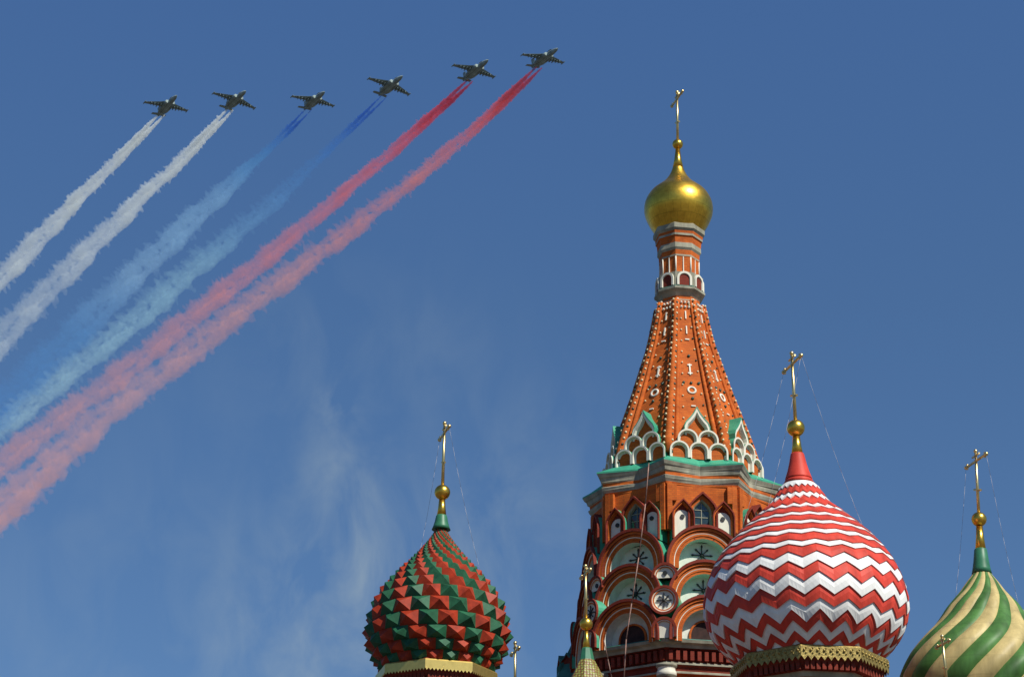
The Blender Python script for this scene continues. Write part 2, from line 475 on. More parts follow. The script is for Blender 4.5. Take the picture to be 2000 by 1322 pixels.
# neck under the gold dome
g = MB()
rows = [(452,46,STONE),(456,51,STONE),(464,51,STONE),(468,47,BRICK),(473,46.5,STONE),(477,46.5,BRICK),(479,44,BRICK),(490,43,STONE),(499,43.5,STONE),(503,40.5,BRICK),(512,40,STONE),(515,40,BRICK),(517,39,BRICK),(545,38,BRICK),(596,39,BRICK),(599,41,STONE),(604,44,STONE),(608,46,STONE)]
pr = px_prof([(a, b_) for a, b_, _ in rows], YC)
g.lathe(pr, BRICK, 8, PH, smooth=False, mats=[rows[len(rows) - 2 - i][2] for i in range(len(rows) - 1)])
for k in range(8):
    a = PH + k * math.pi / 4
    r = 38.6 * S(510, YC); zz0, zz1 = Z(546, YC), Z(516, YC)
    g.tube((r*math.sin(a), -r*math.cos(a), zz0), (r*math.sin(a), -r*math.cos(a), zz1), .045, None, CREAM, 6)
    am = a + math.pi/8; r2 = r*math.cos(math.pi/8)+.01
    for ww in (0,):
        g.box((r2*math.sin(am)+ww*math.cos(am), -r2*math.cos(am)+ww*math.sin(am), (zz0+zz1)/2), (.025,.03,(zz1-zz0)/2), CREAM, (Vector((math.cos(am), math.sin(am),0)), Vector((-math.sin(am), math.cos(am),0)), Vector((0,0,1))))
g.build('neck', T)
# gallery ring of arched openings round the neck
g = MB()
rr = px_prof([(546,40),(548,46.5),(574,47),(577,50.5),(581,50.5),(586,44),(592,39)], YC)
g.lathe(rr, STONE, 8, PH, smooth=False, mats=[STONE, STONE, TEALD, STONE, STONE, STONE][::-1])
gal = g.build('neck_gallery', T)
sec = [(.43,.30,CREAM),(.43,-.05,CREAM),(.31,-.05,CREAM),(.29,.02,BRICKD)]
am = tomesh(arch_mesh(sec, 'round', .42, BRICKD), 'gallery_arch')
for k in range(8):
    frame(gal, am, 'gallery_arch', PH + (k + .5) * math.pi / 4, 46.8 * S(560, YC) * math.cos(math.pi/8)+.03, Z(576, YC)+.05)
# spire
SP = [(603,46),(640,53.5),(680,62.5),(715,74),(760,88.5),(801,103),(830,113.5),(880,131),(945,150)]
spc = curve(SP, 4)
g = MB()
g.lathe([(Z(a, YC), b_ * S(a, YC)) for a, b_ in spc][::-1], BRICK, 8, PH, smooth=False)
def spr(z):
    zs = [Z(a, YC) for a, b_ in spc][::-1]; rs = [b_ * S(a, YC) for a, b_ in spc][::-1]
    return float(np.interp(z, zs, rs))
z0, z1 = Z(935, YC), Z(603, YC)
def on_spire(phi_v, side, z, out=0.):
    """point on the face at angle side (-1..1 across the face) right of vertex phi_v"""
    r = spr(z); a0 = phi_v; a1 = phi_v + math.pi / 4
    p0 = Vector((r * math.sin(a0), -r * math.cos(a0), z)); p1 = Vector((r * math.sin(a1), -r * math.cos(a1), z))
    p = p0.lerp(p1, side); nn = Vector((math.sin(a0 + math.pi / 8), -math.cos(a0 + math.pi / 8), .3)).normalized()
    return p + nn * out
for k in range(8):
    pv = PH + k * math.pi / 4
    for (sd_, rad, mm) in ((0, .95, BRICK), (.14, .42, BRICK), (.86, .42, BRICK)):
        rings = []
        for z in np.linspace(z0, z1, 13):
            c = on_spire(pv, sd_, z); w = spr(z) * .062 * rad + .045
            rings.append([c + Vector((math.cos(t) * w * math.cos(pv) , math.cos(t) * w * math.sin(pv), 0)) + Vector((math.sin(pv), -math.cos(pv), .25)) * (math.sin(t) * w * 1.1 + .02) for t in np.linspace(0, 2 * math.pi, 9)[:-1]])
        g.rings(rings, BRICK, smooth=True)
    # glazed studs
    z = z0
    i = 0
    while z < z1 - .1:
        w = spr(z) * .062 + .045
        c = on_spire(pv, 0, z)
        outv = Vector((math.sin(pv), -math.cos(pv), .2)); tv = Vector((math.cos(pv), math.sin(pv), 0))
        g.ball(c + outv * w * .7 + tv * w * .75, .072, TILE if i % 3 else TILEG, 6, 4)
        g.ball(c + outv * w * .7 - tv * w * .75 + Vector((0, 0, .2)), .072, TILE if i % 4 else TILEG, 6, 4)
        if i % 2 == 0:
            g.ball(on_spire(pv, .27, z + .1, .03), .06, TILE, 6, 4)
            g.ball(on_spire(pv, .73, z + .3, .03), .06, TILE if i % 4 else TILEG, 6, 4)
        z += .37; i += 1
    # centre ornaments of each side
    for yy, kind in ((622,'bar'),(650,'bar'),(668,'w'),(700,'hole'),(726,'cross'),(752,'three'),(766,'ring'),(782,'hole'),(797,'w'),(812,'hole')):
        z = Z(yy + 24 * (yy - 600) / 200 + 10, YC)
        c = on_spire(pv, .5, z, .03); tv = Vector((math.cos(pv + math.pi/8), math.sin(pv + math.pi/8), 0)); up = (on_spire(pv, .5, z + .5, .03) - c).normalized(); nn = tv.cross(up)
        if kind == 'bar': g.box(c, (.035, .04, .26), CREAM, (tv, nn, up))
        if kind == 'w': g.box(c, (.12, .04, .035), CREAM, (tv, nn, up))
        if kind == 'hole': g.ball(c, .09, TILEG, 8, 4)
        if kind == 'cross':
            g.box(c, (.04, .04, .38), CREAM, (tv, nn, up)); g.box(c - up * .26, (.13, .036, .035), CREAM, (tv, nn, up)); g.box(c + up * .3, (.12, .036, .04), CREAM, (tv, nn, up))
        if kind == 'three':
            for q in (-.42, 0, .42): g.ball(c + tv * q, .085, TILEG, 8, 4)
        if kind == 'ring':
            ring = [[c + (tv * math.cos(t) + up * math.sin(t)) * (.21 + .065 * math.cos(q)) + nn * (.05 * math.sin(q) ) for q in np.linspace(0, 2 * math.pi, 7)[:-1]] for t in np.linspace(0, 2 * math.pi, 17)]
            g.rings(ring, CREAM, smooth=True, caps=False)
    # tile garland round the head of the spire
    for sd_ in np.linspace(.1, .9, 5):
        for dz, mm in ((0, CREAM), (.3, TILEG if sd_ in (.3,) else CREAM)):
            g.ball(on_spire(pv, sd_, Z(612 + (abs(sd_ - .5) < .25) * 6, YC) + dz, .05), .075, mm, 6, 4)
g.build('spire', T)
# upper cornice (star plan) and plinth roof
g = MB()
rows = [(936,138,0,TEAL),(941,155,6,TEAL),(957,192,27,TEAL),(959,199,28,TEAL),(962,199,28,STONE),(968,195,27,STONE),(971,191,24,STONE),(977,189,22,STONE),(979,185,18,BRICK),(985,184,16,STONE),(987,188,16,STONE),(992,186,14,STONE),(997,182,12,BRICK),(1001,180,10,BRICK)]
g.lathe(px_prof([q[:3] for q in rows], YC), STONE, 8, PH, smooth=False, star=1, mats=[rows[i][3] for i in range(len(rows) - 1)][::-1])
g.build('upper_cornice', T)
# brick body: pilasters at the corners
g = MB()
rows = [(998,178,8),(1078,179,8),(1083,158,8),(1298,166,8),(1299,190,4),(1303,195,4)]
g.lathe(px_prof(rows, YC), BRICK, 8, PH, smooth=False, star=1)
for k in range(8):
    a = PH + k * math.pi / 4
    for (ya, yb, ra) in ((1000, 1088, 175),):
        r = ra * s1
        ax = (Vector((math.cos(a), math.sin(a), 0)), Vector((-math.sin(a), math.cos(a), 0)), Vector((0, 0, 1)))
        # angled corner pier following both sides
        for sg in (-1, 1):
            aa = a + sg * math.pi / 8
            t = Vector((math.cos(aa), math.sin(aa), 0)); o_ = Vector((math.sin(aa), -math.cos(aa), 0))
            v = Vector((r * math.sin(a), -r * math.cos(a), 0))
            c = v + t * sg * .13 + o_ * .06
            g.box(c + Vector((0, 0, (Z(ya, YC) + Z(yb, YC)) / 2)), (.13, .17, (Z(ya, YC) - Z(yb, YC)) / 2), BRICK, (t, -o_, Vector((0, 0, 1))))
            g.box(c + t * sg * .13 + Vector((0, 0, (Z(ya, YC) + Z(1034, YC)) / 2)), (.25, .16, (Z(ya, YC) - Z(1034, YC)) / 2 - .03), BRICK, (t, -o_, Vector((0, 0, 1))))
g.build('brick_body', T)
# kokoshniks at the foot of the spire
def small_kok(r, depthm, kind='round', leg=.25):
    sec = [(r + .015, depthm, TEAL), (r + .015, .0, CREAM), (r + .03, .0, CREAM), (r + .03, -.05, CREAM), (r - .06, -.05, CREAM), (r - .09, .10, CREAM), (r - .15, .16, BRICK)]
    return tomesh(arch_mesh(sec, kind, leg, BRICK), 'spire_kokoshnik')
k1 = small_kok(.50, 1.0, leg=.40); k2 = small_kok(.53, 1.1, leg=.42); k3 = small_kok(.70, 1.5, 'ogee', .62)
def ogee_big():
    sec = [(.72, 2.0, TEAL), (.72, -.06, TEAL), (.68, -.06, CREAM), (.67, -.04, CREAM), (.58, -.04, CREAM), (.52, .12, CREAM), (.50, .2, BRICK)]
    g = MB()
    pts = [(1, 0), (1, .75), (.86, 1.1), (.55, 1.45), (.25, 1.85), (0, 2.35), (-.25, 1.85), (-.55, 1.45), (-.86, 1.1), (-1, .75), (-1, 0)]
    prev = None
    for (rho, y, m) in sec:
        b = g.add([(rho * x, y, rho * z + (0 if z == 0 else (.7 - rho) * .0)) for x, z in pts])
        if prev is not None:
            for i in range(len(pts) - 1): g.face((prev + i, prev + i + 1, b + i + 1, b + i), pm)
        prev, pm = b, m
    rho, y, _ = sec[-1]; b = g.add([(rho * x, y, rho * z) for x, z in pts]); c = g.add([(0, y, .6)])
    for i in range(len(pts)): g.face((b + i, b + (i + 1) % len(pts), c), BRICK)
    return tomesh(g, 'spire_gable')
k3 = ogee_big()
for k in range(8):
    a = PH + (k + .5) * math.pi / 4
    ap = 149 * s1
    for sx_ in (-1.06, 0, 1.06): frame(T, k1, 'kokoshnik', a, ap, Z(944, YC), sx_)
    for sx_ in (-.56, .56): frame(T, k2, 'kokoshnik', a, ap - .18, Z(920, YC), sx_)
    frame(T, k3, 'gable', a, ap - .36, Z(897, YC))
# niches and windows under the cornice
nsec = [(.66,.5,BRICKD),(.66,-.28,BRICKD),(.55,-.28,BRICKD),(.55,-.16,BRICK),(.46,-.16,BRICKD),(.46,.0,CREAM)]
def niche_mesh():
    g = MB()
    pts = [(1, 0), (1, 1.35), (.9,1.72), (.55, 2.12), (.25, 2.4), (0, 2.62), (-.25, 2.4), (-.55, 2.12), (-.9,1.72), (-1, 1.35), (-1, 0)]
    lower = 1.35
    ring = lambda rho, y: [(rho * x, y, 0 if z == 0 else lower + rho * 1.15 * (z - lower)) for x, z in pts]
    sec = [(.57,.6,TEAL),(.57,-.16,BRICKD),(.60,-.16,BRICKD),(.60,-.30,BRICKD),(.54,-.30,BRICKD),(.52,-.18,BRICK),(.46,-.18,BRICK),(.42,.02,CREAM)]
    prev = None
    for (rho, y, m) in sec:
        b = g.add(ring(rho, y))
        if prev is not None:
            for i in range(len(pts) - 1): g.face((prev + i, prev + i + 1, b + i + 1, b + i), pm)
        prev, pm = b, m
    # round white head: panel
    n = 14; leg = 1.22
    b = g.add([(-.42, .015, 0), (.42, .015, 0)] + [(.42 * math.cos(math.pi * i / n), .015, leg + .44 * math.sin(math.pi * i / n)) for i in range(n + 1)])
    g.face(tuple(range(b, b + n + 3)), CREAM)
    b = g.add(ring(.44, .03)); c = g.add([(0, .03, 1.1)])
    for i in range(len(pts)): g.face((b + i, b + (i + 1) % len(pts), c), BRICKD)
    return g
nm = tomesh(niche_mesh(), 'niche')
gd = MB(); gd.tube((0, .02, 0), (0, -.05, 0), .12, None, BLACK, 12); dotm = tomesh(gd, 'niche_hole')
gw = MB()
pts = [(1, 0), (1, 1.5), (.85, 1.9), (.5, 2.3), (0, 2.75), (-.5, 2.3), (-.85, 1.9), (-1, 1.5), (-1, 0)]
prev = None
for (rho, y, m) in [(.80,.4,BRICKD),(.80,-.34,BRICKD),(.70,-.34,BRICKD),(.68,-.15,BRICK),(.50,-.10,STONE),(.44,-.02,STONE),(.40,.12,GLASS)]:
    b = gw.add([(rho * x, y, 0 if z == 0 else 1.72 + rho * (z - 1.5)) for x, z in pts])
    if prev is not None:
        for i in range(len(pts) - 1): gw.face((prev + i, prev + i + 1, b + i + 1, b + i), pm)
    prev, pm = b, m
wfm = tomesh(gw, 'window_frame')
gp = MB(); b = gp.add([(.40 * x, .11, 0 if z == 0 else 1.72 + .40 * (z - 1.5)) for x, z in pts]); gp.face(tuple(range(b, b + 9)), GLASS)
for zz in (1., 1.4, 1.8): gp.box((0, .09, zz), (.36, .015, .02), STONE)
gp.box((0, .085, 1.1), (.02, .015, 1.1), STONE)
wpm = tomesh(gp, 'window_pane')
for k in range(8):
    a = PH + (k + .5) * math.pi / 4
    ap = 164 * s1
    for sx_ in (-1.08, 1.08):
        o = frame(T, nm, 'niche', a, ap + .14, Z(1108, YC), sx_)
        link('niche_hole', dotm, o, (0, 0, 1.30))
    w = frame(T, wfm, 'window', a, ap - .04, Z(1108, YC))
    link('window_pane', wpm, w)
# the three big arches of every side
RB = 72 * s1
def big_arch(fillm, leg):
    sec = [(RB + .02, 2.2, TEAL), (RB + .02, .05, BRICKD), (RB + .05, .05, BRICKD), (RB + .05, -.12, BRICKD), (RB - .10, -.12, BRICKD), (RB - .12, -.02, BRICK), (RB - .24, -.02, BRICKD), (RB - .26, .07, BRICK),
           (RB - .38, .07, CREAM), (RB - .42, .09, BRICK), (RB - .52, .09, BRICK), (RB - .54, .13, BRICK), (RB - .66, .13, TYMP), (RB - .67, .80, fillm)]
    return sec
amesh = tomesh(arch_mesh(big_arch(TYMP, 0), 'round', .3, TYMP, n=28), 'arch')
amesh3 = tomesh(arch_mesh(big_arch(TYMP, 0), 'round', .38, TYMP, n=28), 'arch')
st = tomesh(star_mesh(.60, 0, 0), 'star_grille')
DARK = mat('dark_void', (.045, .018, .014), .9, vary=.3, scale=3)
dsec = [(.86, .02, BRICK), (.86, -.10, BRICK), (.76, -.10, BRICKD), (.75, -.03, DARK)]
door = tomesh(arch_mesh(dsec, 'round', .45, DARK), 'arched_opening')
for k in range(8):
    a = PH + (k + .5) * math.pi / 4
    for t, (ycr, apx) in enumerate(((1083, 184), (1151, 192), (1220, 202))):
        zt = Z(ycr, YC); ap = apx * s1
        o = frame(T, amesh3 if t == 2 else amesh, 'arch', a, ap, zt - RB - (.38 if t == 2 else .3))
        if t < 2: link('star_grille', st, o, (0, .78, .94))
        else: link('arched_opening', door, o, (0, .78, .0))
# round arches between them on the corners
def vk(ro, ri, closed=True):
    sec = [(ro, 1.3, TEAL), (ro, .02, BRICKD), (ro + .03, .02, BRICKD), (ro + .03, -.10, BRICKD), (ro - .10, -.10, BRICK), (ro - .12, -.02, CREAM), (ro - .17, -.02, BRICK), (ri, .0, CREAM), (ri - .01, .07, CREAM)]
    return sec
vm1 = tomesh(arch_mesh(vk(.66, .43), 'round', .1, CREAM), 'corner_arch')
vm2 = tomesh(arch_mesh(vk(.74, .50), fill=CREAM, closed_circle=True), 'corner_roundel')
vm3 = tomesh(arch_mesh(vk(.62, .42), 'round', .42, CREAM), 'corner_arch')
st2 = tomesh(star_mesh(.42), 'star_grille')
gcn = MB(); gcn.lathe([(-.95, .02), (0, .5)], TEAL, 12); 
for k in range(8):
    a = PH + k * math.pi / 4
    o = frame(T, vm1, 'corner_arch', a, 200 * s1, Z(1185, YC)); link('niche_hole', dotm, o, (0, .06, .25))
    o = frame(T, vm2, 'corner_roundel', a, 213 * s1, Z(1231, YC)); link('star_grille', st2, o, (0, .05, 0))
    frame(T, vm3, 'corner_arch', a, 214 * s1, Z(1301, YC))
# teal valley roofs between arches at corners
g = MB()
for k in range(8):
    a = PH + k * math.pi / 4
    for (yt, yb, rp) in ((1184, 1208, 190), (1247, 1270, 201)):
        r0 = (rp - 14) * s1; r1 = rp * s1
        o_ = Vector((math.sin(a), -math.cos(a), 0)); t = Vector((math.cos(a), math.sin(a), 0))
        zt, zb_ = Z(yt, YC), Z(yb, YC)
        p = [o_ * r0 + t * .5 + Vector((0, 0, zt)), o_ * r0 - t * .5 + Vector((0, 0, zt)), o_ * r1 + Vector((0, 0, zb_)), o_ * r0 + Vector((0, 0, zb_ - .2))]
        b = g.add(p)
        for f in ((0, 1, 2), (0, 2, 3), (1, 3, 2), (0, 3, 1)): g.face([b + i for i in f], TEAL)
g.build('valley_roofs', T)
# lower cornice, dentil frieze, lower walls
g = MB()
rows = [(1297,200,TEALD),(1300,217,TEALD),(1302,218,STONE),(1307,216,STONE),(1310,209,STONE),(1315,206,BRICKD),(1318,196,BRICKD),(1339,195,STONE),(1341,201,STONE),(1345,201,BRICKD),(1348,195,BRICKD),(1356,194,STONE),(1358,199,STONE),(1361,199,BRICK),(1364,193,BRICK),(1500,194,BRICK)]
g.lathe([(0.0, 194 * S(1500, YC))] + px_prof([q[:2] for q in rows], YC), BRICK, 8, PH, smooth=False, mats=[BRICK] + [rows[i][2] for i in range(len(rows) - 1)][::-1])
for k in range(8):
    a0 = PH + k * math.pi / 4; a1 = a0 + math.pi / 4; am_ = a0 + math.pi / 8
    rr_ = 197 * S(1320, YC)
    p0 = Vector((rr_ * math.sin(a0), -rr_ * math.cos(a0), 0)); p1 = Vector((rr_ * math.sin(a1), -rr_ * math.cos(a1), 0))
    t = (p1 - p0).normalized(); o_ = Vector((math.sin(am_), -math.cos(am_), 0))
    for i in range(11):
        c = p0.lerp(p1, (i + .5) / 11)
        g.box(c + o_ * .06 + Vector((0, 0, (Z(1319, YC) + Z(1337, YC)) / 2)), (.10, .14, (Z(1319, YC) - Z(1337, YC)) / 2), BRICKD, (t, -o_, Vector((0, 0, 1))))
g.build('lower_wall', T)
g = MB()
rc = 192 * s1
colp = px_prof([(1347,20),(1351,20),(1353,17),(1357,16.5),(1362,19),(1368,19),(1372,14),(1376,13),(1500,13)], YC)
g.lathe(colp, CREAM, 20, mats=[BRICK, BRICK, STONE, CREAM, CREAM, CREAM, STONE, STONE])
colm = tomesh(g, 'corner_column')
for k in range(8):
    a = PH + k * math.pi / 4
    link('corner_column', colm, T, (rc * math.sin(a), -rc * math.cos(a), 0), a)
# lightning cable hanging down the left face
def cable(T, pts, rad, Y, name='lightning_cable'):
    w = MB(); prev = None
    q = [P(x, y, yy) - Vector(T.location) for x, y, yy in pts]
    for i in range(len(q) - 1): w.tube(q[i], q[i + 1], rad, None, CABLE, 6)
    w.build(name, T)
cable(T, [(1268, 905, 105.6), (1263, 985, 105.5), (1252, 1090, 105.4), (1240, 1180, 105.2), (1231, 1250, 104.8), (1228, 1330, 104.8), (1228, 1420, 104.8)], .03, YC)
cable(T, [(1187, 1252, 105.6), (1196, 1290, 105.6), (1206, 1335, 105.6), (1212, 1400, 105.6)], .025, YC)

tilt(T, .019, Z(950, YC))

# ================================================================== RED AND WHITE ZIGZAG DOME TOWER
YR = 97.0
XR = P(1573, 1175, YR).x
PHR = R_(-13)
T = thing('zigzag_dome_tower', 'brick tower carrying the big red and white zigzag striped onion dome', 'tower', (XR, YR, 0))
finial(T, YR, None, 690, 836, 17.5, 850, 7, 888, 11.5, wires=((1, 1691, 1042, .3), (-1, 1447, 1037, -.3), (1, 1497, 1000, 1.2)), barlen=2.25, ybar=.84)
g = MB(); g.lathe(px_prof([(886,12.3),(888,13.3),(905,17),(920,21),(934,26),(937,26.5)], YR), RED, 32); g.build('collar', T)
D = Prof([(925,22),(934,27),(947,34.5),(960,43),(972,50.5),(985,59),(997,73),(1010,88),(1025,106),(1040,122),(1055,137),(1070,150),(1085,162),(1100,172),(1117,181.5),(1135,189),(1155,195.5),(1175,199),(1190,199.8),(1205,198),(1225,193),(1240,187),(1252,180.5),(1262,173),(1272,164),(1282,153),(1292,143),(1302,138)], YR, .05)
bounds = [552,573,597,620,643,660,677,693,709,727,743,765,788,814,846,886,932,984,1034,1084,1125,1162,1195]
for i_ in range(2, 14, 2):      # white bands a little narrower than the red ones
    h_ = bounds[i_ + 1] - bounds[i_]; bounds[i_] += .09 * h_; bounds[i_ + 1] -= .13 * h_
zb = [Z(D.front(660 + .5 * v), YR) for v in bounds]
zb.append(Z(1304, YR))
NZ = 22; SUB = 4
g = MB()
ncol = NZ * 2 * SUB
ph0 = R_(-8)
prevtop = None
h0 = None
hz = [0.] + [(zb[i] - zb[i + 2]) / 2 for i in range(len(zb) - 2)] + [0.]     # zigzag size at every joint
for i in range(len(hz) - 4, len(hz) - 1): hz[i] *= 1.12
for j in range(len(zb) - 1):
    hband = zb[j] - zb[j + 1]
    def edge(zc, hh, offs):
        ring = []
        amp = .66 * hh * min(1, max(.18, (hh - .15) / .75)) if zc > Z(1240, YR) else .56 * hh
        if zc > zb[1]: amp = 0
        for c in range(ncol):
            a = ph0 + 2 * math.pi * c / ncol
            u = (c % (2 * SUB)) / SUB
            tri = 1 - 2 * abs(u - 1)        # -1 .. 1
            z = zc + amp * tri
            r = D.R(z); nr, nz_ = D.N(z)
            pl = .035 * tri * min(1, hh)
            rr_ = r + nr * (offs + pl); z += nz_ * offs
            ring.append((rr_ * math.sin(a), -rr_ * math.cos(a), z))
        return ring
    htop, hbot = hz[j], hz[j + 1]
    m = WHITE if j % 2 == 0 else RED
    st_ = min(.085, .03 + .05 * hband) * (.9 if m is WHITE else .9)
    top = edge(zb[j], htop, -.02); mid = edge(zb[j] - hband * .5, (htop + hbot) / 2, st_ * .6); bot = edge(zb[j + 1], hbot, st_); back = edge(zb[j + 1], hbot, -.03)
    g.rings([top, mid, bot, back], m, mats=[m, m, m], caps=False)
g.lathe([(zb[0] - .02, D.R(zb[0]) ), (zb[0] + .3, D.R(zb[0] + .3) - .03)], RED, 32)
g.build('dome', T)
def drum(T, Y, ph, yc, Rb, band_h, brickm, gable=True, bandmat=GOLDB, tri_n=9, slope=0.):
    """yc: centre row of the top of the gilded band, Rb: its radius in picture widths"""
    s = S(yc, Y)
    g = MB()
    zt = Z(yc, Y)
    R0 = Rb * s
    bh = band_h * s
    g.lathe([(zt - bh, R0 + .02 + slope), (zt - .03, R0 + .03), (zt + .04, R0 - .02), (zt + .10, R0 - .6)], bandmat, 8, ph, smooth=False, caps=False)
    for k in range(8):
        a0 = ph + k * math.pi / 4; a1 = a0 + math.pi / 4; am_ = a0 + math.pi / 8
        rr_ = R0 + .03 + slope
        p0 = Vector((rr_ * math.sin(a0), -rr_ * math.cos(a0), 0)); p1 = Vector((rr_ * math.sin(a1), -rr_ * math.cos(a1), 0))
        o_ = Vector((math.sin(am_), -math.cos(am_), 0)); t = (p1 - p0).normalized()
        for i in range(tri_n):
            c0 = p0.lerp(p1, (i + .06) / tri_n); c1 = p0.lerp(p1, (i + .94) / tri_n)
            zz = zt - bh; hgt = (p1 - p0).length / tri_n * .55
            b = g.add([c0 + Vector((0, 0, zz + .01)), c1 + Vector((0, 0, zz + .01)), (c0 + c1) / 2 + Vector((0, 0, zz - hgt)), c0 - o_ * .03 + Vector((0, 0, zz + .01)), c1 - o_ * .03 + Vector((0, 0, zz + .01)), (c0 + c1) / 2 - o_ * .03 + Vector((0, 0, zz - hgt))])
            for f in ((0, 1, 2), (3, 5, 4), (0, 2, 5, 3), (1, 4, 5, 2)): g.face([b + q for q in f], bandmat)
            if bandmat is GOLDB:     # embossed scrolls
                cc = (c0 + c1) / 2 + o_ * .01
                g.ball(cc + Vector((0, 0, zz + bh * .55)), bh * .14, bandmat, 6, 4, (1, 1, 1.1))
                g.ball(cc + t * hgt * .5 + Vector((0, 0, zz + bh * .3)), bh * .09, bandmat, 6, 4)
                g.ball(cc + t * hgt * .5 + Vector((0, 0, zz + bh * .75)), bh * .09, bandmat, 6, 4)
    g.build('gilded_band', T)
    g = MB()
    z = zt - bh
    q = [(0, R0 - .95), (z - 3.0, R0 - .95), (z - .78, R0 - .90), (z - .75, R0 - .70), (z - .58, R0 - .62), (z - .55, R0 - .52), (z - .35, R0 - .42), (z - .1, R0 - .20), (z + .02, R0 - .10), (zt + .05, R0 - .1), (zt + .3, R0 - .5)]
    ms = [brickm, brickm, STONE, STONE, STONE, BRICKD, BRICKD, BRICKD, BRICKD, BRICKD]
    g.lathe(q, brickm, 8, ph, smooth=False, mats=ms)
    for k in range(8):
        a0 = ph + k * math.pi / 4; a1 = a0 + math.pi / 4; am_ = a0 + math.pi / 8
        rr_ = R0 - .45
        p0 = Vector((rr_ * math.sin(a0), -rr_ * math.cos(a0), 0)); p1 = Vector((rr_ * math.sin(a1), -rr_ * math.cos(a1), 0))
        o_ = Vector((math.sin(am_), -math.cos(am_), 0)); t = (p1 - p0).normalized()
        for i in range(9):
            c = p0.lerp(p1, (i + .5) / 9)
            g.box(c + o_ * .02 + Vector((0, 0, z - .30)), (.09, .2, .22), BRICKD, (t, -o_, Vector((0, 0, 1))))
    g.build('drum', T)
    if gable:
        gg = MB()
        pts = [(1, 0), (1, .4), (0, 1.45), (-1, .4), (-1, 0)]
        prev = None
        for (rho, y, m) in [(1.05, .3, BRICKD), (1.05, -.16, BRICKD), (.92, -.16, BRICKD), (.90, -.02, CREAM), (.78, -.02, BRICKD), (.74, .1, BRICKD)]:
            b = gg.add([(rho * x, y, rho * zz) for x, zz in pts])
            if prev is not None:
                for i in range(4): gg.face((prev + i, prev + i + 1, b + i + 1, b + i), pm)
            prev, pm = b, m
        b = gg.add([(.75 * x, .1, .75 * zz) for x, zz in pts]); gg.face(tuple(range(b, b + 5)), BRICKD)
        gm = tomesh(gg, 'window_gable')
        for k in range(8): frame(T, gm, 'window_gable', ph + (k + .5) * math.pi / 4, (R0 - .93) * math.cos(math.pi / 8) + .02, z - 2.45)
drum(T, YR, PHR, 1297, 153, 21, BRICK)

# ================================================================== STUDDED DOME TOWER
YL = 104.0
XL = P(856, 1200, YL).x
PHL = R_(-8)
T = thing('studded_dome_tower', 'brick tower with onion dome covered in red and green pyramid studs', 'tower', (XL, YL, 0))
finial(T, YL, None, 826, 961, 15.5, 974, 6, 1008, 9.5, wires=((1, 938, 1119, .3), (-1, 817, 1083, -.3)), barlen=2.1, ybar=.84)
g = MB(); g.lathe(px_prof([(1006,10),(1008,11),(1018,13),(1027,15.5),(1034,18.5)], YL), GREENC, 32); g.build('collar', T)
D = Prof([(1030,16),(1038,20),(1047,25),(1057,31.5),(1066,38),(1076,45.5),(1096,62),(1116,80),(1136,97),(1155,111.5),(1175,124.5),(1195,133),(1215,138.5),(1232,141.5),(1246,142),(1258,140),(1270,136),(1282,130),(1292,124),(1301,117),(1310,112),(1318,108)], YL, .20)
NS = 22
zs = [Z(1316, YL)]
while zs[-1] < Z(1035, YL):
    z = zs[-1]; w = 2 * math.pi * D.R(z) / NS
    nr, nz_ = D.N(z)
    zs.append(z + max(.10, w * .77 * abs(nr) if nr > .55 else w * .77 * .55))
g = MB()
g.lathe([(z, D.R(z) - .04) for z in np.linspace(Z(1318, YL), Z(1033, YL), 60)], GREENC, 44)
for j in range(len(zs) - 1):
    za, zc = zs[j], zs[j + 1]; zm = (za + zc) / 2
    for k in range(NS):
        a0 = ph0 + 2 * math.pi * (k - j * .46) / NS; a1 = a0 + 2 * math.pi / NS; am_ = (a0 + a1) / 2
        pt = lambda a, z, o=0: Vector(((D.R(z) + D.N(z)[0] * o) * math.sin(a), -(D.R(z) + D.N(z)[0] * o) * math.cos(a), z + D.N(z)[1] * o))
        w = 2 * math.pi * D.R(zm) / NS
        c = [pt(a0, za), pt(a1, za), pt(a1, zc), pt(a0, zc)]; ap = pt(am_ + random.uniform(-.008, .008), zm + random.uniform(-.02, .02), random.uniform(.33, .40) * w)
        b = g.add(c + [ap]); m = RED2 if k % 2 == 0 else GREEN
        for f in ((0, 1, 4), (1, 2, 4), (2, 3, 4), (3, 0, 4)): g.face([b + q for q in f], m)
g.build('dome', T)
BANDP = mat('polished_gilded_band', (.78, .58, .17), .38, .85, vary=.06, scale=4)
drum(T, YL, PHL, 1316, 120, 17, BRICK, bandmat=BANDP, tri_n=13, slope=.0, gable=False)

tilt(T, .019, Z(1200, YL))

# ================================================================== SWIRL STRIPED DOME TOWER
YS = 103.0
XS = P(1925, 1250, YS).x
T = thing('swirl_dome_tower', 'brick tower with onion dome in swirling green and ochre stripes', 'tower', (XS, YS, 0))
finial(T, YS, None, 880, 1013, 14.8, 1027, 6.5, 1073, 10.5, wires=((1, 1990, 1186, .3), (-1, 1864, 1167, -.3)), barlen=2.25, ybar=.84)
g = MB(); g.lathe(px_prof([(1071,11),(1073,12.5),(1095,15),(1110,17.5),(1119,19.5)], YS), GREENC, 32); g.build('collar', T)
D = Prof([(1112,16),(1124,23),(1136,32),(1146,39),(1156,46),(1171,59),(1189,73.5),(1207,85),(1225,99),(1243,116),(1261,132),(1278,145.5),(1296,156),(1310,162),(1326,167.5),(1345,170),(1365,168),(1385,161),(1405,149),(1420,138),(1430,130)], YS, .06)
NL = 20; sub = 8
g = MB(); rows = np.linspace(1430, 1114, 90); rings = []
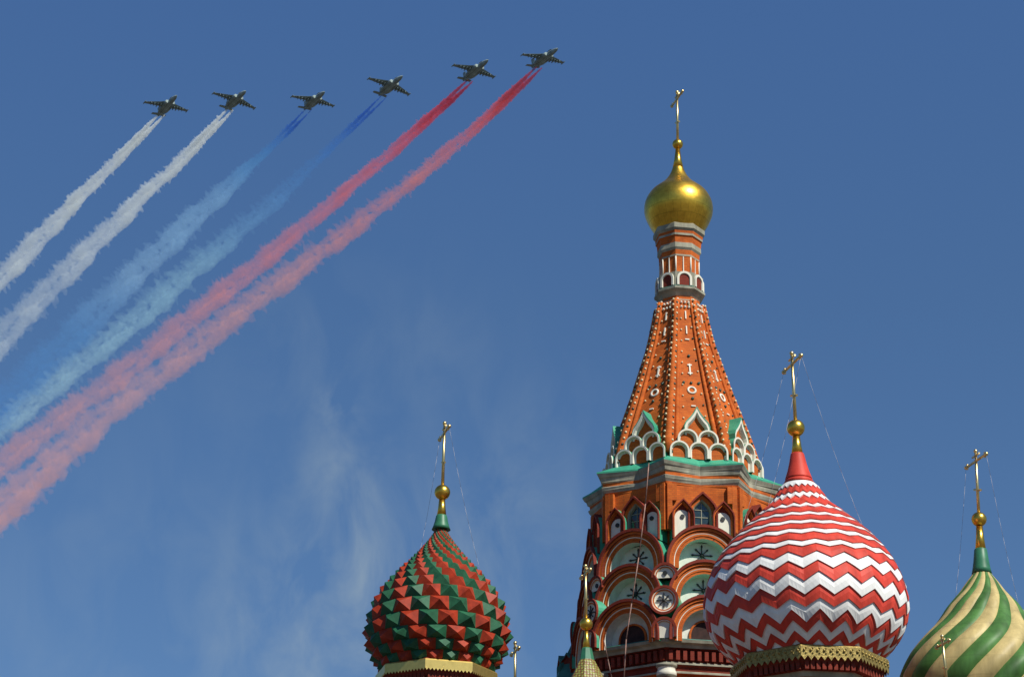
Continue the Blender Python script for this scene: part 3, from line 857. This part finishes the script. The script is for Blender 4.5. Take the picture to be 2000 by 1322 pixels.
for yc in rows:
    z = Z(yc, YS); r = D.R(z); ring = []
    tw = R_(float(np.interp(yc, (1114, 1123, 1187, 1229, 1276, 1337, 1430), (50, 45, 18, 4.5, -12, -33, -62))) - 21.5)
    for c in range(NL * sub):
        u = c / sub; fr = u % 1
        rr_ = r * (1 + .050 * (math.sin(math.pi * fr) ** .8) - .02)
        a = tw + 2 * math.pi * u / NL
        ring.append((rr_ * math.sin(a), -rr_ * math.cos(a), z))
    rings.append(ring)
n = NL * sub; b = g.add([p for r in rings for p in r])
for j in range(len(rings) - 1):
    for i in range(n):
        k = (i + 1) % n
        g.face((b + j * n + i, b + j * n + k, b + (j + 1) * n + k, b + (j + 1) * n + i), TAN if (i // sub) % 2 == 0 else GREENS, True)
dm = g.build('dome', T)
try:
    dm.data.set_sharp_from_angle(angle=R_(24))
except Exception: pass
drum(T, YS, R_(-14), 1434, 133, 20, BRICK)

tilt(T, .036, Z(1230, YS))

# ================================================================== SMALL TENT ROOFED TURRETS (mostly below the picture)
def turret(name, label, px, Y, ytop, yball, rball, yc1, hc1, ycol, hcol, slope, barlen, ph, lean=0.):
    T = thing(name, label, 'turret', (P(px, yball, Y).x, Y, 0), 'small tent roofed turrets at the foot of the towers')
    finial(T, Y, None, ytop, yball, rball, yball + rball * .8, hc1 * .45, yc1, hc1, barlen=barlen, lean=lean, ybar=.85)
    g = MB(); g.lathe(px_prof([(yc1 - 2, hc1 + 1), (yc1, hc1 + 2.5), (ycol, hcol)], Y), GREENC, 8, ph, smooth=False); g.build('collar', T)
    g = MB(); yb = ycol + 110
    g.lathe(px_prof([(ycol - 1, hcol - .5), (ycol + 30, hcol + 30 * slope), (yb, hcol + 110 * slope)], Y), TENT, 8, ph, smooth=False)
    ht = g.build('tent_roof', T)
    for k in range(8):
        a = ph + k * math.pi / 4; r0 = (hcol) * S(ycol, Y); r1 = (hcol + 110 * slope) * S(yb, Y)
    g = MB(); r = (hcol + 110 * slope - 10) * S(yb, Y)
    g.lathe([(0, r), (Z(yb, Y), r), (Z(yb, Y) + .1, r * .9)], BRICK, 8, ph, smooth=False)
    g.lathe([(Z(yb, Y) - .5, r + .02), (Z(yb, Y) - .3, r + .3), (Z(yb, Y) - .02, r + .32)], STONE, 8, ph, smooth=False)
    g.build('turret_wall', T)
turret('porch_turret', 'small turret with green and ochre scaled tent roof and gilded cross before the tall tower', 1145, 88.0, 1105, 1218, 13, 1267, 8, 1289, 15, .52, 1.35, R_(-12))
turret('porch_turret', 'thin gilded cross rising beside the studded dome above a turret below the picture', 1006, 112.0, 1255, 1375, 11, 1415, 8, 1435, 13, .5, 1.6, R_(-12), lean=.0)
turret('porch_turret', 'thin gilded cross standing in front of the swirl striped dome above a low turret', 1851, 86.0, 1242, 1352, 12, 1395, 8, 1418, 14, .5, 1.2, R_(-12), lean=-.02)

# rear chapel roof peeping out behind the left foot of the tall tower
T = thing('chapel_roof', 'dark green stepped chapel roof peeping out at the left foot of the tall tower', 'roof', (P(1128, 1330, 119).x, 119, 0))
g = MB(); g.lathe(px_prof([(1240,4),(1262,14),(1285,26),(1300,34),(1340,52),(1420,60)], 119), TEALD, 8, PH, smooth=False); g.build('roof_tent', T)
g = MB(); r = 54 * S(1420, 119); g.lathe([(0, r), (Z(1420, 119) + .02, r)], BRICK, 8, PH, smooth=False); g.build('chapel_wall', T)
for sg, yy in ((-1, 1318), (1, 1318)):
    pass
cm = tomesh(arch_mesh([(.5, 1.2, TEALD), (.5, -.1, TEALD), (.42, -.1, BRICKD), (.4, .05, BRICKD)], 'ogee', .5, BRICKD), 'roof_kokoshnik')
for k in range(8): frame(T, cm, 'roof_kokoshnik', PH + (k + .5) * math.pi / 4, 34 * S(1330, 119), Z(1322, 119))

# ================================================================== AIRCRAFT
ALT = 308.0
HEAD = math.atan2(-.861, .509)
def loft(secs, m, n=12, smooth=True, sq=2.6):
    """secs: (x, y, z, half width, half height) super-ellipse sections along x"""
    g = MB(); rs = []
    for (x, y, z, w, h) in secs:
        ring = []
        for i in range(n):
            t = 2 * math.pi * (i + .5) / n; c, s_ = math.cos(t), math.sin(t)
            ring.append((x, y + w * math.copysign(abs(c) ** (2 / sq), c), z + h * math.copysign(abs(s_) ** (2 / sq), s_)))
        rs.append(ring)
    g.rings(rs, m, smooth=smooth); return g
def surf(pts_root, pts_tip, m):
    """tapered wing: (x_lead, x_trail, y, z, thick) at stations"""
    g = MB(); rs = []
    for (xl, xt, y, z, th) in (pts_root, pts_tip) if not isinstance(pts_root, list) else pts_root:
        c = xl - xt
        rs.append([(xl, y, z), (xl - c * .12, y, z + th * .5), (xl - c * .4, y, z + th * .6), (xt, y, z + .01), (xl - c * .4, y, z - th * .4), (xl - c * .12, y, z - th * .4)])
    g.rings(rs, m, smooth=False); return g
def make_jet():
    T = thing('attack_jet', 'jet', 'jet aircraft', (0, 0, ALT), 'attack jets flying in line above the towers')
    loft([(8.0,0,-.25,.06,.06),(7.2,0,-.22,.42,.40),(6.0,0,-.15,.62,.62),(4.0,0,0,.72,.80),(2.2,0,.02,.78,.86),(0,0,0,.80,.82),(-3,0,.05,.72,.72),(-5.5,0,.2,.48,.5),(-7.3,0,.35,.2,.25)], JET).build('fuselage', T)
    loft([(4.9,0,.55,.12,.10),(4.2,0,.85,.36,.34),(3.2,0,.9,.40,.42),(2.2,0,.85,.36,.32),(1.2,0,.75,.22,.2)], JETL, 10).build('canopy', T)
    for s in (-1, 1):
        w = [(2.2, -1.9, .9 * s, .55, .42), (1.3, -1.55, 2.6 * s, .50, .34), (-.1, -1.45, 6.6 * s, .35, .20), (-.35, -1.45, 7.1 * s, .33, .14)]
        surf(w, None, JET).build('wing', T)
        loft([(.3, 7.1*s,.32,.05,.05),(0,7.1*s,.32,.15,.14),(-1.5,7.1*s,.32,.16,.15),(-2.0,7.1*s,.32,.07,.07)], JET, 8).build('wingtip_pod', T)
        e = loft([(2.9,1.0*s,.05,.48,.52),(2.2,1.08*s,.03,.56,.58),(0,1.12*s,0,.58,.60),(-3.0,1.02*s,.02,.50,.52),(-4.4,.86*s,.08,.38,.40)], JET, 12).build('engine_nacelle', T)
        g = MB(); g.tube((-4.4, .86*s, .08), (-4.7, .84*s, .08), .36, .32, JETD, 12); g.build('exhaust', e)
        for (y, l, r) in ((2.2,1.6,.20),(3.2,1.8,.17),(4.2,1.3,.12),(5.2,1.1,.09)):
            py = loft([(1.3*l/2+.1,y*s,-.22,.03,.03),(l*.45,y*s,-.22,r,r),(-l*.45-.2,y*s,-.22,r,r),(-l*.62-.2,y*s,-.22,.05,.05)], JET, 8)
            py.box((-.1, y*s, .12), (.55, .05, .26), JET); py.build('underwing_store', T)
        surf([(-5.5,-7.2,.2*s,.45,.16),(-6.2,-7.4,2.3*s,.55,.10)], None, JET).build('tailplane', T)
    g = MB(); rs = []
    for (xl, xt, z, th) in ((-3.9,-7.2,.45,.16),(-5.2,-7.35,1.8,.12),(-6.3,-7.6,3.1,.07)):
        rs.append([(xl, 0, z), (xl - .6, th, z), (xt, 0, z), (xl - .6, -th, z)])
    g.rings(rs, JET); g.build('tail_fin', T)
    return T
def copy_tree(o, parent=None):
    c = o.copy(); C.objects.link(c); c.parent = parent
    for ch in list(o.children): copy_tree(ch, c)
    return c
jets = [
 ((326, 208), 'dark attack jet at the far left of the line, drawing a white smoke trail'),
 ((459, 197), 'dark attack jet second from the left, drawing a white smoke trail'),
 ((613, 198), 'dark attack jet with pale blue smoke behind it, third from the left'),
 ((762, 169), 'dark attack jet with thin faint blue smoke, fourth from the left'),
 ((928, 139), 'dark attack jet drawing red smoke, second from the right'),
 ((1063, 115), 'dark attack jet at the far right of the line, leading a red smoke trail')]
proto = make_jet()
for i, ((x, y), lab) in enumerate(jets):
    o = proto if i == 0 else copy_tree(proto)
    o.scale = (.93, .93, .93)
    p = PZ(x, y, ALT); o.location = p; o['label'] = lab
    o.rotation_euler = (R_((4, -5, 2, -6, 0, 5)[i]), R_((-2, 1, 2, 0, -1, 2)[i]), HEAD + R_((0, 1, -1, 1, 0, -1)[i]))

# ================================================================== SMOKE TRAILS
def smoke_mat(name, ramp_col, ramp_den):
    m = bpy.data.materials.new(name); m.use_nodes = True
    t = m.node_tree; n = t.nodes; l = t.links
    n.remove(n['Principled BSDF'])
    out = n['Material Output']
    pv = n.new('ShaderNodeVolumePrincipled')
    tc = n.new('ShaderNodeTexCoord'); sx = n.new('ShaderNodeSeparateXYZ')
    l.new(tc.outputs['Object'], sx.inputs[0])
    dv = n.new('ShaderNodeMath'); dv.operation = 'DIVIDE'; l.new(sx.outputs['X'], dv.inputs[0]); dv.inputs[1].default_value = -300.
    cr = n.new('ShaderNodeValToRGB'); dr = n.new('ShaderNodeValToRGB')
    for r, data in ((cr, ramp_col), (dr, ramp_den)):
        e = r.color_ramp.elements
        while len(e) > 1: e.remove(e[-1])
        for i, (p, c) in enumerate(data):
            c = c if isinstance(c, tuple) else (c, c, c)
            q = e[0] if i == 0 else e.new(p)
            q.position = p; q.color = (*c, 1)
        l.new(dv.outputs[0], r.inputs[0])
    l.new(cr.outputs[0], pv.inputs['Color']); l.new(dr.outputs[0], pv.inputs['Density'])
    pv.inputs['Anisotropy'].default_value = 0.0
    l.new(pv.outputs[0], out.inputs['Volume'])
    return m
def trail(name, label, pts, widths, matl, wa, wb, seed, r0=.34):
    rnd = random.Random(seed)
    pts = pts[::-1]
    q = curve(pts, 6)                                  # smooth path, rows of the picture
    W = [PZ(x, y, ALT) for x, y in q][::-1]
    wx = [p[0] for p in q][::-1]
    d = [0.]
    for i in range(1, len(W)): d.append(d[-1] + (W[i] - W[i - 1]).length)
    Lt = d[-1]
    Wn = np.array([w[:] for w in W])
    def at(s): return Vector([float(np.interp(s, d, Wn[:, i])) for i in range(3)])
    def wid(s):    # metres, full width
        x = float(np.interp(s, d, wx)); wp = float(np.interp(-x, [-p[0] for p in widths], [p[1] for p in widths]))
        p = at(s); r = (p - Vector((0, 0, CZ))); dep = r.y * cp + r.z * sp_
        return wp * dep / F
    bm = bmesh.new(); bmesh.ops.create_icosphere(bm, subdivisions=1, radius=1.0)
    iv = np.array([v.co[:] for v in bm.verts]); ifc = np.array([[v.index for v in f.verts] for f in bm.faces]); bm.free()
    V = []; Fc = []; cnt = 0
    def puff(c, r, st=(1, 1, 1)):
        nonlocal cnt
        V.append(iv * (r * np.array(st)) + np.array(c)); Fc.append(ifc + cnt); cnt += len(iv)
    dirn = (W[-1] - W[0]).normalized()
    s = 0.
    wob = [rnd.random() * 6.28 for _ in range(6)]
    up = Vector((0, 0, 1))
    while s < Lt:
        w = max(1.9, wid(s)); p = at(s); q_ = at(min(Lt, s + 3)); t = (q_ - p).normalized() if (q_ - p).length > .1 else dirn
        lat = Vector((-t.y, t.x, 0)); lat = lat if lat.x > 0 else -lat      # towards the lower right in the picture
        sep = max(1.6, w * .46)
        grow = min(1, s / 45.)
        for sg, wt in ((-1, wa), (1, wb)):
            if wt <= 0: continue
            rc = max(min(r0 + s * r0 * .1, r0 * 2.2), w * .15 * wt * min(1, .3 + s / 40.)) * (1 + grow * (.22 * math.sin(s / 7.3 + wob[3] + 2 * sg) + .16 * math.sin(s / 2.9 + wob[4] - sg)))
            mea = (math.sin(s / 17. + wob[0] + sg) * .035 + math.sin(s / 6. + wob[1] * sg) * .02) * w * grow
            c = p + lat * (sg * sep / 2 + mea) + up * math.sin(s / 9. + wob[2] + sg) * .03 * w * grow
            puff(c, rc * rnd.uniform(.7, 1.2))
            # small billows all round the strand
            for _ in range(3 if grow > .3 else 1):
                ang = rnd.uniform(0, 2 * math.pi)
                o_ = lat * math.cos(ang) + up * math.sin(ang)
                rr_ = rc * rnd.uniform(.25, .55)
                puff(c + o_ * rc * rnd.uniform(.6, 1.05) + t * rnd.uniform(-.5, .5), rr_)
            # wisps curling off the upper and outer side
            if rnd.random() < .75 * grow:
                o_ = (up * rnd.uniform(.3, 1) + lat * sg * rnd.uniform(-.2, .9) + t * rnd.uniform(-.15, .5)).normalized()
                rr_ = max(.22, rc * rnd.uniform(.26, .46)); cc = c + o_ * rc * .85
                for _ in range(rnd.choice((2, 3, 4, 5, 6))):
                    puff(cc, rr_); cc = cc + o_ * rr_ * 1.0; rr_ = max(.18, rr_ * .84)
        # larger billows that break the outline, mostly on the upper side
        if s > 14 and rnd.random() < .26:
            sg = rnd.choice((-1, -1, -1, 1))
            o_ = (lat * sg * rnd.uniform(.3, 1) + up * rnd.uniform(.1, .8) * (-sg if sg > 0 else 1) + t * rnd.uniform(.0, .5)).normalized()
            cc = p + lat * sg * sep * .55; rr_ = w * rnd.uniform(.09, .165)
            for _ in range(rnd.choice((3, 4, 5))):
                puff(cc + Vector((rnd.uniform(-.3, .3), rnd.uniform(-.3, .3), rnd.uniform(-.3, .3))) * rr_, rr_); cc = cc + o_ * rr_ * .95; rr_ = max(.2, rr_ * .74)
        if s > 9:
            for _ in range(2):
                c = p + lat * rnd.uniform(-.4, .4) * sep + up * rnd.uniform(-.12, .12) * w
                puff(c, w * rnd.uniform(.05, .12))
        s += max(.24, w * .036)
    Vn = np.vstack(V); Fn = np.vstack(Fc)
    # object frame: x axis points along the flight direction, origin at the start of the trail
    ang = math.atan2(-dirn.y, -dirn.x)
    o0 = W[0]
    ca, sa = math.cos(-ang), math.sin(-ang)
    X = Vn - np.array(o0[:]); X = np.stack([X[:, 0] * ca - X[:, 1] * sa, X[:, 0] * sa + X[:, 1] * ca, X[:, 2]], 1)
    me = bpy.data.meshes.new(name)
    me.vertices.add(len(X)); me.vertices.foreach_set('co', X.ravel())
    me.loops.add(len(Fn) * 3); me.loops.foreach_set('vertex_index', Fn.ravel().astype(np.int32))
    me.polygons.add(len(Fn)); me.polygons.foreach_set('loop_start', np.arange(0, len(Fn) * 3, 3, dtype=np.int32))
    me.update(calc_edges=True); me.validate()
    o = link(name, me, None, o0, ang)
    md = o.modifiers.new('r', 'REMESH'); md.mode = 'VOXEL'; md.voxel_size = .25; md.use_smooth_shade = True
    dg = bpy.context.evaluated_depsgraph_get(); dg.update()
    nm_ = bpy.data.meshes.new_from_object(o.evaluated_get(dg))
    o.modifiers.clear(); o.data = nm_; nm_.name = name
    nm_.materials.clear(); nm_.materials.append(matl)
    tag(o, label, 'smoke trail', 'coloured smoke trails behind the jets')
    print(name, round(Lt), len(nm_.polygons), len(V))
    return o
WS = smoke_mat('white_smoke', [(0, (.95, 1, .97)), (1, (.89, .98, .97))], [(0, 1.2), (.04, .8), (.12, .42), (.35, .15), (.7, .075), (1, .06)])
WS2 = smoke_mat('white_smoke', [(0, (.95, 1, .97)), (1, (.85, .96, .98))], [(0, 1.2), (.04, .8), (.12, .45), (.3, .17), (.5, .06), (.7, .05), (1, .05)])
BS = smoke_mat('pale_blue_smoke', [(0, (.03, .12, .60)), (.06, (.04, .20, .68)), (.12, (.14, .48, .88)), (.22, (.42, .72, .97)), (.45, (.48, .76, .98)), (.65, (.20, .52, .93)), (1, (.12, .42, .92))], [(0, 1.6), (.035, 1.0), (.07, .3), (.12, .15), (.2, .13), (.35, .09), (.5, .055), (.65, .032), (.8, .026), (1, .022)])
BS2 = smoke_mat('blue_smoke', [(0, (.03, .12, .60)), (.09, (.04, .20, .70)), (.18, (.12, .42, .90)), (.3, (.28, .62, .95)), (.45, (.50, .83, .95)), (1, (.62, .90, .96))], [(0, 1.5), (.05, .8), (.1, .22), (.17, .07), (.28, .05), (.4, .065), (.6, .075), (1, .055)])
RS = smoke_mat('red_smoke', [(0, (.50, .02, .04)), (.08, (.88, .12, .15)), (.25, (.95, .30, .33)), (.6, (.96, .46, .46)), (1, (.96, .54, .52))], [(0, 1.4), (.05, .9), (.15, .36), (.35, .145), (.7, .08), (1, .06)])
RS2 = smoke_mat('red_smoke', [(0, (.50, .02, .04)), (.08, (.90, .16, .15)), (.25, (.96, .37, .33)), (.6, (.97, .52, .47)), (1, (.97, .58, .55))], [(0, 1.4), (.05, .9), (.15, .30), (.35, .12), (.7, .068), (1, .05)])
trail('smoke_trail', 'white smoke trail nearest the left edge, behind the first jet', [(316,224),(227,315),(151,392),(76,469),(0,546),(-50,597)], [(316,9),(290,16),(227,28),(151,36),(76,44),(0,54),(-50,58)], WS, 1.1, 1.1, 1)
trail('smoke_trail', 'white smoke trail behind the second jet, fluffier and longer', [(450,214),(363,305),(280,385),(189,474),(94,568),(23,640),(-50,714)], [(450,9),(405,20),(363,30),(280,38),(189,48),(94,60),(0,72),(-50,78)], WS2, 1.05, 1.1, 2)
trail('smoke_trail', 'pale blue smoke trail behind the third jet, fading halfway down', [(605,212),(551,267),(500,316),(416,394),(340,465),(265,537),(200,602),(100,700),(-40,840)], [(605,9),(562,14),(500,30),(416,48),(340,58),(265,68),(200,76),(0,84)], BS, 1, 1.05, 3, .22)
trail('smoke_trail', 'faint blue smoke trail behind the fourth jet, beside the red ones', [(754,185),(702,236),(655,280),(608,324),(532,394),(465,452),(405,502),(330,568),(255,632),(160,708),(75,778),(-40,865)], [(754,9),(702,13),(665,20),(608,32),(532,46),(405,62),(330,66),(160,66),(0,62)], BS2, .6, 1.05, 4, .22)
trail('smoke_trail', 'deep red smoke trail behind the fifth jet', [(918,158),(854,219),(778,286),(702,352),(627,416),(551,480),(476,540),(424,580),(339,650),(254,718),(170,780),(85,842),(0,908),(-60,954)], [(918,9),(854,22),(778,29),(702,35),(627,42),(551,48),(424,56),(254,60),(0,64)], RS, 1.1, 1.1, 5)
trail('smoke_trail', 'lowest red smoke trail, behind the rightmost jet, wide and ragged', [(1053,132),(990,193),(929,250),(854,314),(778,376),(702,434),(627,490),(551,547),(490,592),(408,655),(323,722),(240,782),(155,852),(72,930),(0,996),(-50,1040)], [(1053,9),(990,20),(929,30),(854,36),(778,44),(702,50),(627,58),(508,68),(339,76),(169,84),(0,94)], RS2, .72, 1.15, 6)
